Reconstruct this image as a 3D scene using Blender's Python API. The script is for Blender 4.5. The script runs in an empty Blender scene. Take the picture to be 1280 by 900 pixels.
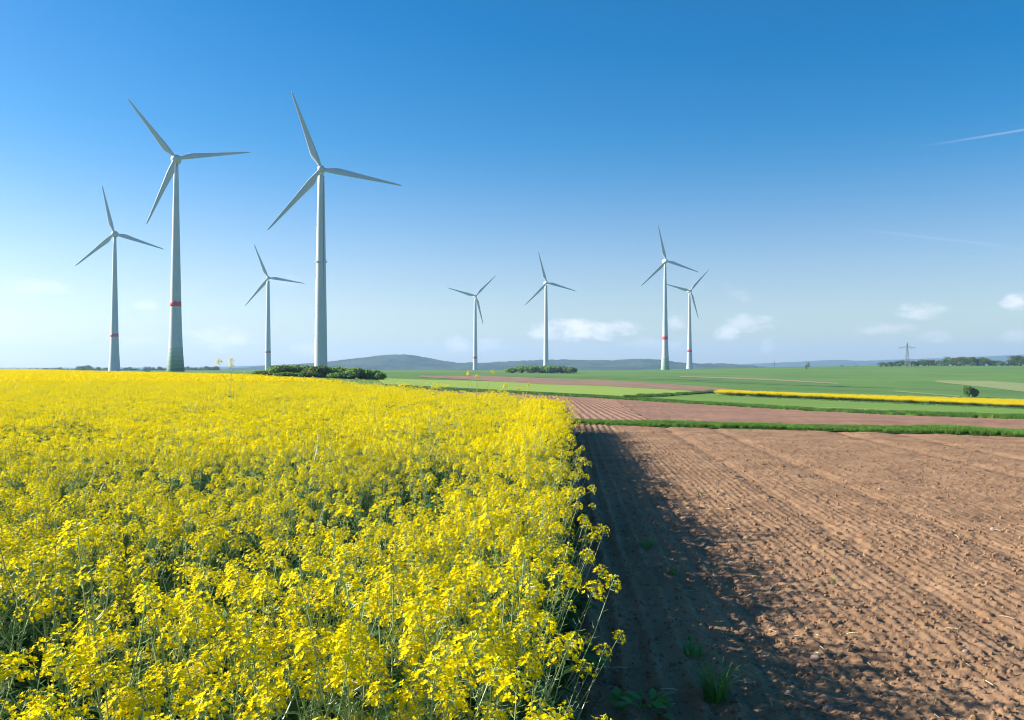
import bpy, math, random
import numpy as np
from mathutils import Vector, Matrix, Euler
random.seed(7); rng = np.random.default_rng(7)
S = bpy.context.scene
C = S.collection
R = math.radians

# ------------------------------------------------------------------ camera
EYE, F, CX, HY = 2.3, 1108.0, 640.0, 457.0      # eye height, focal length and horizon of the 1280 x 900 photograph
cam = bpy.data.cameras.new('camera'); camo = bpy.data.objects.new('camera', cam); C.objects.link(camo)
cam.sensor_width = 36; cam.lens = 36 * F / 1280; cam.clip_start = 0.05; cam.clip_end = 30000
camo.location = (0, 0, EYE); camo.rotation_euler = (math.pi / 2 + math.atan((HY - 450) / F), 0, 0)
S.camera = camo

# ------------------------------------------------------------------ light
SUN_AZ, SUN_EL = -78.0, 23.5                      # degrees: left of the view, above the horizon
w = bpy.data.worlds.new('World'); S.world = w; w.use_nodes = True
NT = w.node_tree; NT.nodes.clear()
sun = bpy.data.lights.new('sun', 'SUN'); sun.energy = 5.0; sun.angle = R(0.5); sun.color = (1, 0.94, 0.85)
suno = bpy.data.objects.new('sun', sun); C.objects.link(suno)
sd = Vector((math.sin(R(SUN_AZ)) * math.cos(R(SUN_EL)), math.cos(R(SUN_AZ)) * math.cos(R(SUN_EL)), math.sin(R(SUN_EL))))
suno.rotation_euler = sd.to_track_quat('Z', 'Y').to_euler(); suno.location = sd * 60
S.view_settings.view_transform = 'Standard'; S.view_settings.look = 'None'
S.view_settings.exposure = 1.17; S.view_settings.gamma = 1.0; S.view_settings.use_curve_mapping = False
S.render.engine = 'CYCLES'
cy = S.cycles
cy.max_bounces = 6; cy.diffuse_bounces = 3; cy.glossy_bounces = 2; cy.transmission_bounces = 4; cy.volume_bounces = 1
cy.use_denoising = True; cy.caustics_reflective = False; cy.caustics_refractive = False
cy.sample_clamp_indirect = 4.0; cy.filter_width = 1.05

def N(nt, kind, **kw):
    n = nt.nodes.new(kind)
    for k, v in kw.items(): setattr(n, k, v)
    return n
def put(nt, sock, v):
    if hasattr(v, 'is_output') or hasattr(v, 'is_linked'): nt.links.new(v, sock)
    else: sock.default_value = v
def M(nt, op, a, b=None, c=None, clamp=False):
    n = N(nt, 'ShaderNodeMath', operation=op, use_clamp=clamp)
    for i, v in enumerate((a, b, c)):
        if v is not None: put(nt, n.inputs[i], v)
    return n.outputs[0]
def mixc(nt, f, a, b, mode='MIX'):
    n = N(nt, 'ShaderNodeMix', data_type='RGBA', blend_type=mode)
    put(nt, n.inputs[0], f); put(nt, n.inputs[6], a); put(nt, n.inputs[7], b)
    return n.outputs[2]
def noise(nt, vec, scale, detail=3, rough=.5):
    n = N(nt, 'ShaderNodeTexNoise'); n.inputs['Scale'].default_value = scale
    n.inputs['Detail'].default_value = detail; n.inputs['Roughness'].default_value = rough
    if vec is not None: nt.links.new(vec, n.inputs['Vector'])
    return n.outputs['Fac']
def ramp(nt, v, lo, hi, a=0., b=1.):
    n = N(nt, 'ShaderNodeMapRange', interpolation_type='SMOOTHSTEP'); put(nt, n.inputs[0], v)
    for i, q in ((1, lo), (2, hi), (3, a), (4, b)): put(nt, n.inputs[i], q)
    return n.outputs[0]

# sky: physical sky plus small cumulus low over the horizon and two thin contrails
sky = N(NT, 'ShaderNodeTexSky', sky_type='NISHITA', sun_disc=False)
sky.sun_elevation = R(SUN_EL); sky.sun_rotation = R(SUN_AZ); sky.altitude = 200
sky.air_density = 1.0; sky.dust_density = 0.7; sky.ozone_density = 3.0
hsv = N(NT, 'ShaderNodeHueSaturation'); 
NT.links.new(sky.outputs[0], hsv.inputs['Color'])
tc = N(NT, 'ShaderNodeTexCoord'); sx = N(NT, 'ShaderNodeSeparateXYZ'); NT.links.new(tc.outputs['Generated'], sx.inputs[0])
az = M(NT, 'ARCTAN2', sx.outputs[0], sx.outputs[1]); el = M(NT, 'ARCSINE', sx.outputs[2])
NT.links.new(ramp(NT, el, .0, .26, 1.0, 1.5), hsv.inputs['Saturation']); NT.links.new(ramp(NT, el, .0, .25, .52, .5), hsv.inputs['Hue'])           # clear deep blue overhead, milky at the horizon
azel = N(NT, 'ShaderNodeCombineXYZ'); NT.links.new(az, azel.inputs[0]); NT.links.new(M(NT, 'MULTIPLY', el, 2.0), azel.inputs[1])
nz = noise(NT, azel.outputs[0], 46, 6, .58); nz2 = noise(NT, azel.outputs[0], 9, 4, .55)
def pe(px, py): return math.atan((px - CX) / F), math.atan((HY - py) / F * math.cos(math.atan((px - CX) / F)))
blobs = [(725, 413, 62, 13, 1.0), (690, 416, 40, 9, .8), (770, 411, 36, 9, .8), (910, 417, 16, 13, .75), (938, 403, 30, 11, .5), (570, 430, 18, 10, .6),
         (1150, 388, 26, 9, .55), (1270, 378, 15, 9, .8), (1100, 411, 40, 6, .35), (845, 403, 14, 8, .5), (275, 424, 40, 13, .75),
         (180, 381, 18, 7, .5), (45, 359, 34, 9, .4), (385, 435, 30, 9, .5), (1170, 421, 20, 7, .35), (1275, 421, 22, 7, .4), (960, 432, 9, 9, .3),
         (610, 432, 26, 9, .35), (170, 428, 30, 7, .35), (820, 430, 40, 8, .25)]
dens = None
for (px, py, rx, ry, s) in blobs:
    a0, e0 = pe(px, py)
    q = M(NT, 'ADD', M(NT, 'POWER', M(NT, 'DIVIDE', M(NT, 'SUBTRACT', az, a0), rx / F * 1.25), 2.0),
          M(NT, 'POWER', M(NT, 'DIVIDE', M(NT, 'SUBTRACT', el, e0), ry / F * 1.35), 2.0))
    b = M(NT, 'SUBTRACT', 1.0, q)
    b = M(NT, 'ADD', b, M(NT, 'MULTIPLY', M(NT, 'SUBTRACT', nz, .5), 2.6))
    b = M(NT, 'MULTIPLY', ramp(NT, b, .15, 1.3), s)
    b = M(NT, 'MULTIPLY', b, ramp(NT, q, 0.9, 2.2, 1., 0.))
    dens = b if dens is None else M(NT, 'MAXIMUM', dens, b)
# the same kind of faint small cloud all round the horizon
band = M(NT, 'MULTIPLY', ramp(NT, el, .005, .03), ramp(NT, el, .06, .14, 1., 0.))
gen = M(NT, 'MULTIPLY', ramp(NT, M(NT, 'ADD', nz2, M(NT, 'MULTIPLY', nz, .35)), .78, .98), M(NT, 'MULTIPLY', band, .3))
dens = M(NT, 'MAXIMUM', dens, gen)
for (p0, p1, wd, s) in (((1130, 186), (1330, 153), 2.0, .18), ((1040, 282), (1190, 300), 2.5, .08)):
    (a0, e0), (a1, e1) = pe(*p0), pe(*p1); L = math.hypot(a1 - a0, e1 - e0); ux, uy = (a1 - a0) / L, (e1 - e0) / L
    da = M(NT, 'SUBTRACT', az, a0); de = M(NT, 'SUBTRACT', el, e0)
    t = M(NT, 'ADD', M(NT, 'MULTIPLY', da, ux), M(NT, 'MULTIPLY', de, uy))
    d = M(NT, 'ABSOLUTE', M(NT, 'SUBTRACT', M(NT, 'MULTIPLY', da, uy), M(NT, 'MULTIPLY', de, ux)))
    k = M(NT, 'MULTIPLY', ramp(NT, d, 0.0, wd / F, 1., 0.), M(NT, 'MULTIPLY', ramp(NT, t, 0.0, L * .7), ramp(NT, t, L * 1.2, L * 1.6, s, 0.)))
    dens = M(NT, 'MAXIMUM', dens, k)
skyc = mixc(NT, M(NT, 'MULTIPLY', dens, .9, clamp=True), hsv.outputs[0], (7.6, 7.5, 7.9, 1))
bg = N(NT, 'ShaderNodeBackground'); NT.links.new(skyc, bg.inputs[0]); bg.inputs[1].default_value = 0.070
wo = N(NT, 'ShaderNodeOutputWorld'); NT.links.new(bg.outputs[0], wo.inputs[0])

# ------------------------------------------------------------------ helpers
def ss(a, b, x):
    t = np.clip((np.asarray(x, float) - a) / (b - a), 0, 1); return t * t * (3 - 2 * t)
def hsh(ix, iy, s):
    h = (ix.astype(np.int64) * 374761393 + iy.astype(np.int64) * 668265263 + s * 1442695041) & 0xffffffff
    h = ((h ^ (h >> 13)) * 1274126177) & 0xffffffff
    h = ((h ^ (h >> 16)) * 2246822519) & 0xffffffff
    return ((h ^ (h >> 15)) & 0xffffff) / float(0x1000000)
def vn(x, y, s=0):
    x = np.asarray(x, float); y = np.asarray(y, float)
    ix, iy = np.floor(x), np.floor(y); fx, fy = x - ix, y - iy
    fx = fx * fx * (3 - 2 * fx); fy = fy * fy * (3 - 2 * fy)
    a, b, c, d = hsh(ix, iy, s), hsh(ix + 1, iy, s), hsh(ix, iy + 1, s), hsh(ix + 1, iy + 1, s)
    return (a * (1 - fx) + b * fx) * (1 - fy) + (c * (1 - fx) + d * fx) * fy
def fbm(x, y, o=4, s=0):
    t = 0; a = .5
    for i in range(o): t = t + a * vn(x * 2 ** i + 17 * i, y * 2 ** i - 9 * i, s + i); a *= .5
    return t
def lumps(x, y, cell, s, lo=.22, hi=.62):
    ix, iy = np.floor(x / cell), np.floor(y / cell); best = np.zeros_like(x)
    for i in (-1, 0, 1):
        for j in (-1, 0, 1):
            cx, cy_ = ix + i, iy + j
            px, py = (cx + hsh(cx, cy_, s)) * cell, (cy_ + hsh(cx, cy_, s + 1)) * cell
            r = cell * (lo + (hi - lo) * hsh(cx, cy_, s + 2) ** 2)
            best = np.maximum(best, r * (.5 + .6 * hsh(cx, cy_, s + 3)) * np.sqrt(np.maximum(0, 1 - ((x - px) ** 2 + (y - py) ** 2) / r ** 2)))
    return best
def terr(x, y):
    x = np.asarray(x, float); y = np.asarray(y, float); r = np.hypot(x, y)
    yp = np.maximum(y, 0.); u = np.clip(x / (yp + 1e-3 + 40 * (y < 20)), -.25, .8)          # the land falls away to the right, into a shallow valley
    p = np.minimum(np.maximum(yp - 36, 0) ** 2 / (np.maximum(yp - 36, 0) + 2.), 225 * (1 - ss(265, 900, yp)))
    z = -(.0138 + .0535 * u) * p
    z = z + ss(300, 900, r) * (-3 + 5.2 * ss(80, 450, x)) - ss(1050, 1900, r) * 25
    return z
def ground_at(px, py, h=0.):
    """where the sight line to a point of the photograph meets the terrain (raised by h)"""
    ux, uz = (px - CX) / F, (HY - py) / F
    y = np.geomspace(2, 1500, 12000)
    f = EYE + uz * y - terr(ux * y, y) - h
    k = int(np.argmax(f < 0)) if (f < 0).any() else len(y) - 1
    return float(ux * y[k]), float(y[k])
def XZ(px, py, y): return (px - CX) / F * y, EYE + (HY - py) / F * y

def tag(o, label=None, cat=None, group=None, kind=None):
    if label: o['label'] = label
    if cat: o['category'] = cat
    if group: o['group'] = group
    if kind: o['kind'] = kind
    return o
def link(o, parent=None):
    C.objects.link(o)
    if parent: o.parent = parent
    return o
def empty(name, loc=(0, 0, 0), rz=0.):
    o = bpy.data.objects.new(name, None); o.location = loc; o.rotation_euler[2] = rz; o.empty_display_size = .1
    return link(o)
class MB:
    def __init__(s): s.v = []; s.f = []; s.m = []
    def add(s, vs, fs, m=0):
        k = len(s.v); s.v += [tuple(v) for v in vs]; s.f += [tuple(i + k for i in f) for f in fs]; s.m += [m] * len(fs)
    def tube(s, pts, rs, n=5, m=0, cap=True):
        pts = [Vector(p) for p in pts]; k = len(s.v); a = None
        for i, p in enumerate(pts):
            d = (pts[min(i + 1, len(pts) - 1)] - pts[max(i - 1, 0)]).normalized()
            if a is None: a = d.orthogonal().normalized()
            a = (a - d * a.dot(d)).normalized(); b = d.cross(a)
            for j in range(n):
                t = 2 * math.pi * j / n; s.v.append(tuple(p + (a * math.cos(t) + b * math.sin(t)) * rs[i]))
        for i in range(len(pts) - 1):
            for j in range(n):
                s.f.append((k + i * n + j, k + i * n + (j + 1) % n, k + i * n + n + (j + 1) % n, k + i * n + n + j)); s.m.append(m)
        if cap:
            s.f.append(tuple(k + j for j in range(n))[::-1]); s.f.append(tuple(k + (len(pts) - 1) * n + j for j in range(n))); s.m += [m, m]
    def box(s, c, d, m=0):
        x, y, z = c; a, b, e = d[0] / 2, d[1] / 2, d[2] / 2
        s.add([(x + i * a, y + j * b, z + k * e) for k in (-1, 1) for j in (-1, 1) for i in (-1, 1)],
              [(0, 2, 3, 1), (4, 5, 7, 6), (0, 1, 5, 4), (2, 6, 7, 3), (0, 4, 6, 2), (1, 3, 7, 5)], m)
    def merge(s, o, mat, mo=0):
        k = len(s.v); s.v += [tuple(mat @ Vector(v)) for v in o.v]; s.f += [tuple(i + k for i in f) for f in o.f]; s.m += [i + mo for i in o.m]
    def mesh(s, name, mats, smooth=False):
        me = bpy.data.meshes.new(name); me.from_pydata(s.v, [], s.f)
        for m in mats: me.materials.append(m)
        me.polygons.foreach_set('material_index', s.m)
        if smooth: me.polygons.foreach_set('use_smooth', [True] * len(s.f))
        me.update(); return me
    def build(s, name, mats, parent=None, smooth=False):
        return link(bpy.data.objects.new(name, s.mesh(name, mats if isinstance(mats, (list, tuple)) else [mats], smooth)), parent)
def grid_obj(name, P, mat, smooth=True, parent=None):
    """P: rows x cols x 3"""
    nr, nc = P.shape[:2]; me = bpy.data.meshes.new(name)
    me.vertices.add(nr * nc); me.vertices.foreach_set('co', P.reshape(-1).astype(np.float32))
    i = np.arange(nr * nc).reshape(nr, nc)
    q = np.stack([i[:-1, :-1], i[:-1, 1:], i[1:, 1:], i[1:, :-1]], -1).reshape(-1)
    nf = (nr - 1) * (nc - 1)
    me.loops.add(nf * 4); me.loops.foreach_set('vertex_index', q.astype(np.int32))
    me.polygons.add(nf); me.polygons.foreach_set('loop_start', np.arange(0, nf * 4, 4, dtype=np.int32))
    if smooth: me.polygons.foreach_set('use_smooth', np.ones(nf, bool))
    me.update(calc_edges=True); me.materials.append(mat)
    return link(bpy.data.objects.new(name, me), parent)
def scatter(name, pts, rot, scl, idx, sources):
    """ONE object of uncountable stuff: meshes set on points with geometry nodes"""
    n = len(pts); me = bpy.data.meshes.new(name); me.vertices.add(n); me.vertices.foreach_set('co', np.asarray(pts, np.float32).reshape(-1))
    for nm, ty, key, val in (('rot', 'FLOAT_VECTOR', 'vector', rot), ('scl', 'FLOAT_VECTOR', 'vector', scl), ('idx', 'INT', 'value', idx)):
        a = me.attributes.new(nm, ty, 'POINT'); a.data.foreach_set(key, np.asarray(val, np.int32 if ty == 'INT' else np.float32).reshape(-1))
    o = link(bpy.data.objects.new(name, me))
    col = bpy.data.collections.new(name + '_source')
    for k, sm in enumerate(sources): col.objects.link(bpy.data.objects.new('%s_source_%03d' % (name, k), sm))
    g = bpy.data.node_groups.new(name + '_nodes', 'GeometryNodeTree')
    g.interface.new_socket('Geometry', in_out='INPUT', socket_type='NodeSocketGeometry'); g.interface.new_socket('Geometry', in_out='OUTPUT', socket_type='NodeSocketGeometry')
    gi, go = g.nodes.new('NodeGroupInput'), g.nodes.new('NodeGroupOutput')
    ci = g.nodes.new('GeometryNodeCollectionInfo'); ci.inputs['Collection'].default_value = col; ci.inputs['Separate Children'].default_value = True; ci.inputs['Reset Children'].default_value = True
    ip = g.nodes.new('GeometryNodeInstanceOnPoints'); ip.inputs['Pick Instance'].default_value = True
    def na(nm, ty):
        q = g.nodes.new('GeometryNodeInputNamedAttribute'); q.data_type = ty; q.inputs['Name'].default_value = nm
        return [s for s in q.outputs if s.enabled and s.name == 'Attribute'][0]
    er = g.nodes.new('FunctionNodeEulerToRotation'); L = g.links.new
    L(na('rot', 'FLOAT_VECTOR'), er.inputs[0]); L(er.outputs[0], ip.inputs['Rotation']); L(na('scl', 'FLOAT_VECTOR'), ip.inputs['Scale'])
    L(na('idx', 'INT'), ip.inputs['Instance Index']); L(ci.outputs[0], ip.inputs['Instance']); L(gi.outputs[0], ip.inputs['Points']); L(ip.outputs[0], go.inputs[0])
    md = o.modifiers.new('scatter', 'NODES'); md.node_group = g
    return o

# ------------------------------------------------------------------ materials
def mat(name, col, rough=.8, var=0., vscale=5., bump=0., bscale=40., trans=0., rand=0., col2=None, spec=.3, bdist=.02, detail=4):
    m = bpy.data.materials.new(name); m.use_nodes = True; t = m.node_tree; p = t.nodes['Principled BSDF']
    p.inputs['Roughness'].default_value = rough; p.inputs['Specular IOR Level'].default_value = spec
    c = (*col, 1.); out = None
    tcn = N(t, 'ShaderNodeTexCoord').outputs['Object']
    if var or col2:
        n = noise(t, tcn, vscale, detail, .6)
        c2 = (*col2, 1.) if col2 else tuple(q * (1 - var) for q in col) + (1.,)
        out = mixc(t, ramp(t, n, .3, .7), c, c2)
    if rand:
        oi = N(t, 'ShaderNodeObjectInfo').outputs['Random']
        h = N(t, 'ShaderNodeHueSaturation'); put(t, h.inputs['Value'], M(t, 'MULTIPLY_ADD', oi, 2 * rand, 1 - rand))
        put(t, h.inputs['Hue'], M(t, 'MULTIPLY_ADD', oi, .03, .485)); put(t, h.inputs['Color'], out if out else c); out = h.outputs[0]
    if out is not None: t.links.new(out, p.inputs['Base Color'])
    else: p.inputs['Base Color'].default_value = c
    if bump:
        b = N(t, 'ShaderNodeBump'); b.inputs['Strength'].default_value = bump; b.inputs['Distance'].default_value = bdist
        t.links.new(noise(t, tcn, bscale, 6, .65), b.inputs['Height']); t.links.new(b.outputs[0], p.inputs['Normal'])
    if trans:
        tr = N(t, 'ShaderNodeBsdfTranslucent'); ms = N(t, 'ShaderNodeMixShader'); ms.inputs[0].default_value = trans
        if out is not None: t.links.new(out, tr.inputs[0])
        else: tr.inputs[0].default_value = c
        t.links.new(p.outputs[0], ms.inputs[1]); t.links.new(tr.outputs[0], ms.inputs[2])
        t.links.new(ms.outputs[0], t.nodes['Material Output'].inputs[0])
    return m
m_petal = mat('rape_petal', (.94, .765, .003), .65, trans=.40, spec=.06)
m_bud = mat('rape_bud', (.55, .58, .05), .6, rand=.1)
m_stem = mat('rape_stem', (.28, .38, .16), .42, rand=.12, spec=.4)
m_pod = mat('rape_pod', (.31, .42, .15), .42, rand=.15, spec=.4)
m_leaf = mat('rape_leaf', (.065, .155, .045), .6, trans=.25, rand=.2, spec=.22)
m_soil = mat('ploughed_earth', (.385, .232, .128), .95, col2=(.265, .155, .085), vscale=.9, detail=9, bump=.9, bscale=55, spec=.1, bdist=.015)
m_soil2 = mat('harrowed_earth', (.34, .195, .125), .95, col2=(.27, .15, .098), vscale=.35, bump=.6, bscale=9, spec=.1, bdist=.05)
m_brown = mat('far_earth', (.34, .215, .13), .95, col2=(.27, .165, .10), vscale=.08, spec=.1, bump=.5, bscale=1.5, bdist=.1)
m_clod = mat('clod_earth', (.385, .232, .13), .95, var=.15, vscale=20, bump=.8, bscale=120, rand=.15, spec=.1, bdist=.01)
def field_mat(name, c1, c2, sc, dirn=(1., .2), streak=.5):
    """crop colour with the faint streaks that drilling leaves"""
    m = bpy.data.materials.new(name); m.use_nodes = True; t = m.node_tree; p = t.nodes['Principled BSDF']
    p.inputs['Roughness'].default_value = .9; p.inputs['Specular IOR Level'].default_value = .15
    o = N(t, 'ShaderNodeTexCoord').outputs['Object']; mp = N(t, 'ShaderNodeMapping'); t.links.new(o, mp.inputs[0])
    mp.inputs['Rotation'].default_value = (0, 0, -math.atan2(dirn[1], dirn[0])); mp.inputs['Scale'].default_value = (.06, 1, 1)
    a = noise(t, mp.outputs[0], sc, 4, .6); b = noise(t, o, sc * .12, 3); c = noise(t, o, sc * 6, 3)
    k = M(t, 'ADD', M(t, 'MULTIPLY', a, streak), M(t, 'ADD', M(t, 'MULTIPLY', b, .6 - streak * .4), M(t, 'MULTIPLY', c, .25)))
    t.links.new(mixc(t, ramp(t, k, .38, .82), (*c1, 1), (*c2, 1)), p.inputs['Base Color'])
    bp = N(t, 'ShaderNodeBump'); bp.inputs['Strength'].default_value = .5; bp.inputs['Distance'].default_value = .12
    t.links.new(c, bp.inputs['Height']); t.links.new(bp.outputs[0], p.inputs['Normal'])
    return m
m_green = field_mat('winter_wheat', (.075, .165, .028), (.17, .285, .05), .12, (1., -.25))
m_bright = field_mat('young_barley', (.26, .37, .05), (.33, .43, .08), .5, (1., -.7))
m_mid = field_mat('meadow_green', (.14, .25, .04), (.20, .32, .055), .4, (1., -.5))
m_verge = field_mat('verge_ground', (.06, .13, .03), (.14, .23, .045), 2., (1., -.5), .2)
m_tan = field_mat('dry_grass', (.31, .33, .13), (.16, .25, .07), .3, (1., -.3), .4)
m_tanb = field_mat('stubble', (.33, .25, .15), (.24, .24, .10), .3, (1., -.3), .4)
m_grass = mat('grass_blade', (.20, .38, .05), .6, trans=.3, rand=.3)
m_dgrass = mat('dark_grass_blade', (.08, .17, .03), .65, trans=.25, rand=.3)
m_foli = mat('shrub_leaf', (.22, .35, .06), .6, trans=.5, rand=.3, col2=(.12, .23, .045), vscale=.7)
m_foli2 = mat('tree_leaf', (.13, .21, .05), .65, trans=.4, rand=.35, col2=(.075, .14, .035), vscale=.5)
m_bark = mat('bark', (.10, .075, .05), .9, var=.4, vscale=3)
m_white = mat('turbine_paint', (.50, .53, .57), .45, var=.06, vscale=.15, spec=.4)
m_conc = mat('tower_concrete', (.49, .52, .55), .6, var=.08, vscale=.3)
m_red = mat('red_band_paint', (.62, .05, .06), .5)
m_grey = mat('grey_steel', (.22, .24, .25), .5)
m_hill = mat('forest_slope', (.075, .115, .045), .95, col2=(.018, .038, .024), vscale=.007, bump=1., bscale=.05, bdist=12, spec=.05)
m_stone = mat('stone', (.42, .30, .24), .8, var=.3, vscale=30, bump=.5, bscale=80)
m_straw = mat('straw', (.62, .50, .30), .6, rand=.2)
m_weed = mat('weed_leaf', (.13, .32, .07), .5, trans=.35, rand=.1)

# ------------------------------------------------------------------ land
def edge_x(y): return .22 + .06 * np.asarray(y, float)           # where the crop ends and the ploughed soil starts
FAR_EDGE = [(2.05, 30.3), (-1.5, 42.5), (-8.8, 60.7), (-35, 116), (-103, 212), (-245, 425), (-420, 700)]

rr = np.concatenate([[0.], np.geomspace(6, 8300, 400)]); th = np.linspace(-math.pi, math.pi, 421)
Rg, Tg = np.meshgrid(rr, th, indexing='ij'); gx, gy = Rg * np.sin(Tg), Rg * np.cos(Tg)
tag(grid_obj('ground', np.stack([gx, gy, terr(gx, gy) - .06 - .19 * (1 - ss(45, 90, Rg))], -1), m_green), 'wide green wheat fields rolling out to the hills', kind='structure')

def poly_at(pts, n, h=0.):
    W = np.array([ground_at(px, py, h) for px, py in pts]); d = np.concatenate([[0], np.cumsum(np.hypot(*np.diff(W, axis=0).T))]); d /= d[-1]
    u = np.linspace(0, 1, n); return np.stack([np.interp(u, d, W[:, 0]), np.interp(u, d, W[:, 1])], -1)
def patch(name, near, far, m, label, nu=60, nv=10, off=0., fn=None, hfar=0.):
    A, B = poly_at(near, nu), poly_at(far, nu, hfar); v = np.linspace(0, 1, nv)[:, None, None]
    for Q in (A, B):                                          # ragged, hand-driven borders
        Q[:, 1] += .012 * Q[:, 1] * (fbm(Q[:, 0] * .35, Q[:, 1] * .05, 3, 66) - .44)
    P = A[None] * (1 - v) + B[None] * v; z = terr(P[..., 0], P[..., 1]) + off * .4
    if fn is not None: z = z + fn(P[..., 0], P[..., 1])
    return tag(grid_obj(name, np.concatenate([P, z[..., None]], -1), m), label, kind='structure')
L0 = [(520, 521), (740, 530), (900, 535), (1000, 537), (1280, 545), (1500, 553)]
L1 = [(520, 516), (740, 525.6), (900, 529.4), (1280, 537.6), (1500, 544)]
L2 = [(480, 485), (640, 492), (740, 497.5), (900, 507.5), (1280, 525.5), (1500, 536)]
L3 = [(480, 480), (640, 488), (740, 493), (800, 496.5), (900, 503.6), (1280, 520.5), (1500, 531)]
patch('grass_verge', L0, L1, m_verge, 'narrow green grass verge between the two ploughed fields', 90, 6, -.02)
pa, pb = np.array(ground_at(705, 500)), np.array(ground_at(726, 523)); fd = (pa - pb) / np.linalg.norm(pa - pb); fn_ = np.array([fd[1], -fd[0]])
def furrow(x, y): return .013 * np.sin((x * fn_[0] + y * fn_[1]) * 2 * math.pi / .36 + .6 * vn(x * .3, y * .3, 3)) + .05 * fbm(x * 4, y * 4, 3, 5)
patch('furrowed_field', [(520, 516), (700, 523.8), (740, 525.6), (812, 527.4)], [(520, 487), (640, 492), (740, 497.5), (768, 499.4)], m_soil2,
      'small reddish field with fine drill rows behind the rapeseed corner', 420, 110, 0., furrow)
patch('reddish_field', [(812, 527.4), (900, 529.4), (1280, 537.6), (1500, 544)], [(768, 499.4), (900, 507.5), (1280, 525.5), (1500, 536)], m_soil2,
      'smooth reddish soil strip beyond the grass verge', 260, 60, 0., lambda x, y: .08 * fbm(x * 2.5, y * 2.5, 4, 8))
patch('field_margin', L2, L3, m_verge, 'dark green field margin behind the reddish soil', 110, 6, .03)
patch('barley_field', [(480, 480), (640, 488), (740, 493), (800, 496.5)], [(470, 472.5), (600, 476), (740, 482), (885, 489.5)], m_bright, 'bright yellow green young barley field', 90, 30, .05)
patch('meadow', [(800, 496.5), (900, 503.6), (1280, 520.5), (1500, 531)], [(885, 489.5), (900, 494), (1280, 510), (1500, 519)], m_mid, 'mid green meadow in front of the far yellow strip', 90, 30, .06)
patch('dry_margin', [(900, 505.6), (1080, 513.5), (1280, 522.3), (1500, 533)], [(900, 504.6), (1080, 511.3), (1280, 519.3), (1500, 529)], m_tan, 'thin dry tan margin along the meadow', 70, 3, .12)
patch('brown_field', [(525, 471.5), (600, 475.5), (680, 480.5), (740, 482), (880, 489), (945, 490)], [(525, 469.5), (600, 469.5), (680, 473), (740, 474.5), (880, 483), (945, 489.5)], m_brown, 'long brown ploughed field below the bush clump', 90, 14, .12)
patch('thin_brown_strip', [(850, 471.2), (950, 474.8), (1050, 480.2)], [(850, 470.0), (950, 473.0), (1045, 478.6)], m_tanb, 'thin brown soil strip in the far green field', 50, 4, .16)
patch('dry_patch', [(1168, 477.5), (1230, 484), (1280, 490), (1420, 502)], [(1172, 475.5), (1240, 476.5), (1280, 479), (1420, 487)], m_tan, 'pale dry patch in the green field at the right', 50, 10, .2)
patch('pale_track', [(1118, 489.5), (1200, 496.5)], [(1118, 488.3), (1200, 494.8)], m_tan, 'pale grassy track in the green field', 30, 3, .2)

# the near ploughed field: real furrows, tracks and clods
nr, nc = 800, 740
dy = np.geomspace(1, 12, nr); ys = 2.2 + np.concatenate([[0], np.cumsum(dy)[:-1]]) / np.sum(dy) * 1.0 * 35.5
w0 = np.array([ground_at(*p) for p in L0]); 
P = np.zeros((nr, nc, 3)); pcol = np.linspace(0, 1, nc) ** 1.15
X = (edge_x(ys) - .9)[:, None] + (3.2 + 1.15 * ys)[:, None] * pcol[None]
yl = np.interp(X, np.sort(w0[:, 0]), w0[np.argsort(w0[:, 0]), 1])
Y = ys[:, None] * np.ones((1, nc)); far_s = (yl + .15) / 36.0
Y = 2.2 + (ys[:, None] - 2.2) * ((yl + .1 - 2.2) / 35.5)
def soil_h(x, y):
    e = x - edge_x(y)                                             # distance from the crop edge: rows run along it
    wob = e + .05 * vn(x * .8, y * .35, 11) + .03 * vn(x * 3, y * 3, 12)
    near = 1 - ss(.8, 2.3, e)
    z = .0052 * np.sin(wob * 2 * math.pi / .125 + 2 * vn(x * .5, y * .2, 14)) + (.0015 + .016 * near) * np.sin(wob * 2 * math.pi / .23) * (.4 + 1.1 * vn(x * 1.7, y * .6, 13))
    for c, wd, dp in ((1.55, .12, .018), (3.6, .18, .03), (5.3, .18, .03), (9.4, .2, .035), (11.2, .2, .035)):
        z -= dp * np.exp(-((wob - c) / wd) ** 2)
    z += .05 * (fbm(x * 1.1, y * 1.1, 3, 21) - .45) + .03 * (fbm(x * 7, y * 7, 3, 31) - .45)
    rough = .45 + .75 * fbm(x * .7, y * .35, 3, 41)
    xd, yd = x + .03 * vn(x * 14, y * 14, 51), y + .03 * vn(x * 14, y * 14, 52)
    z += .3 * lumps(xd, yd, .42, 91, .02, .26) + .95 * rough * (.7 * lumps(xd, yd, .11, 61, .04, .34) + .95 * lumps(xd, yd, .055, 71, .10, .5) + .9 * lumps(x, y, .032, 81, .15, .55)) + .022 * (fbm(x * 22, y * 22, 2, 33) - .37)
    return z - .03
tag(grid_obj('ploughed_field', np.stack([X, Y, soil_h(X, Y)], -1), m_soil, False), 'bare reddish brown ploughed field with furrows and clods', kind='structure')

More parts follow.
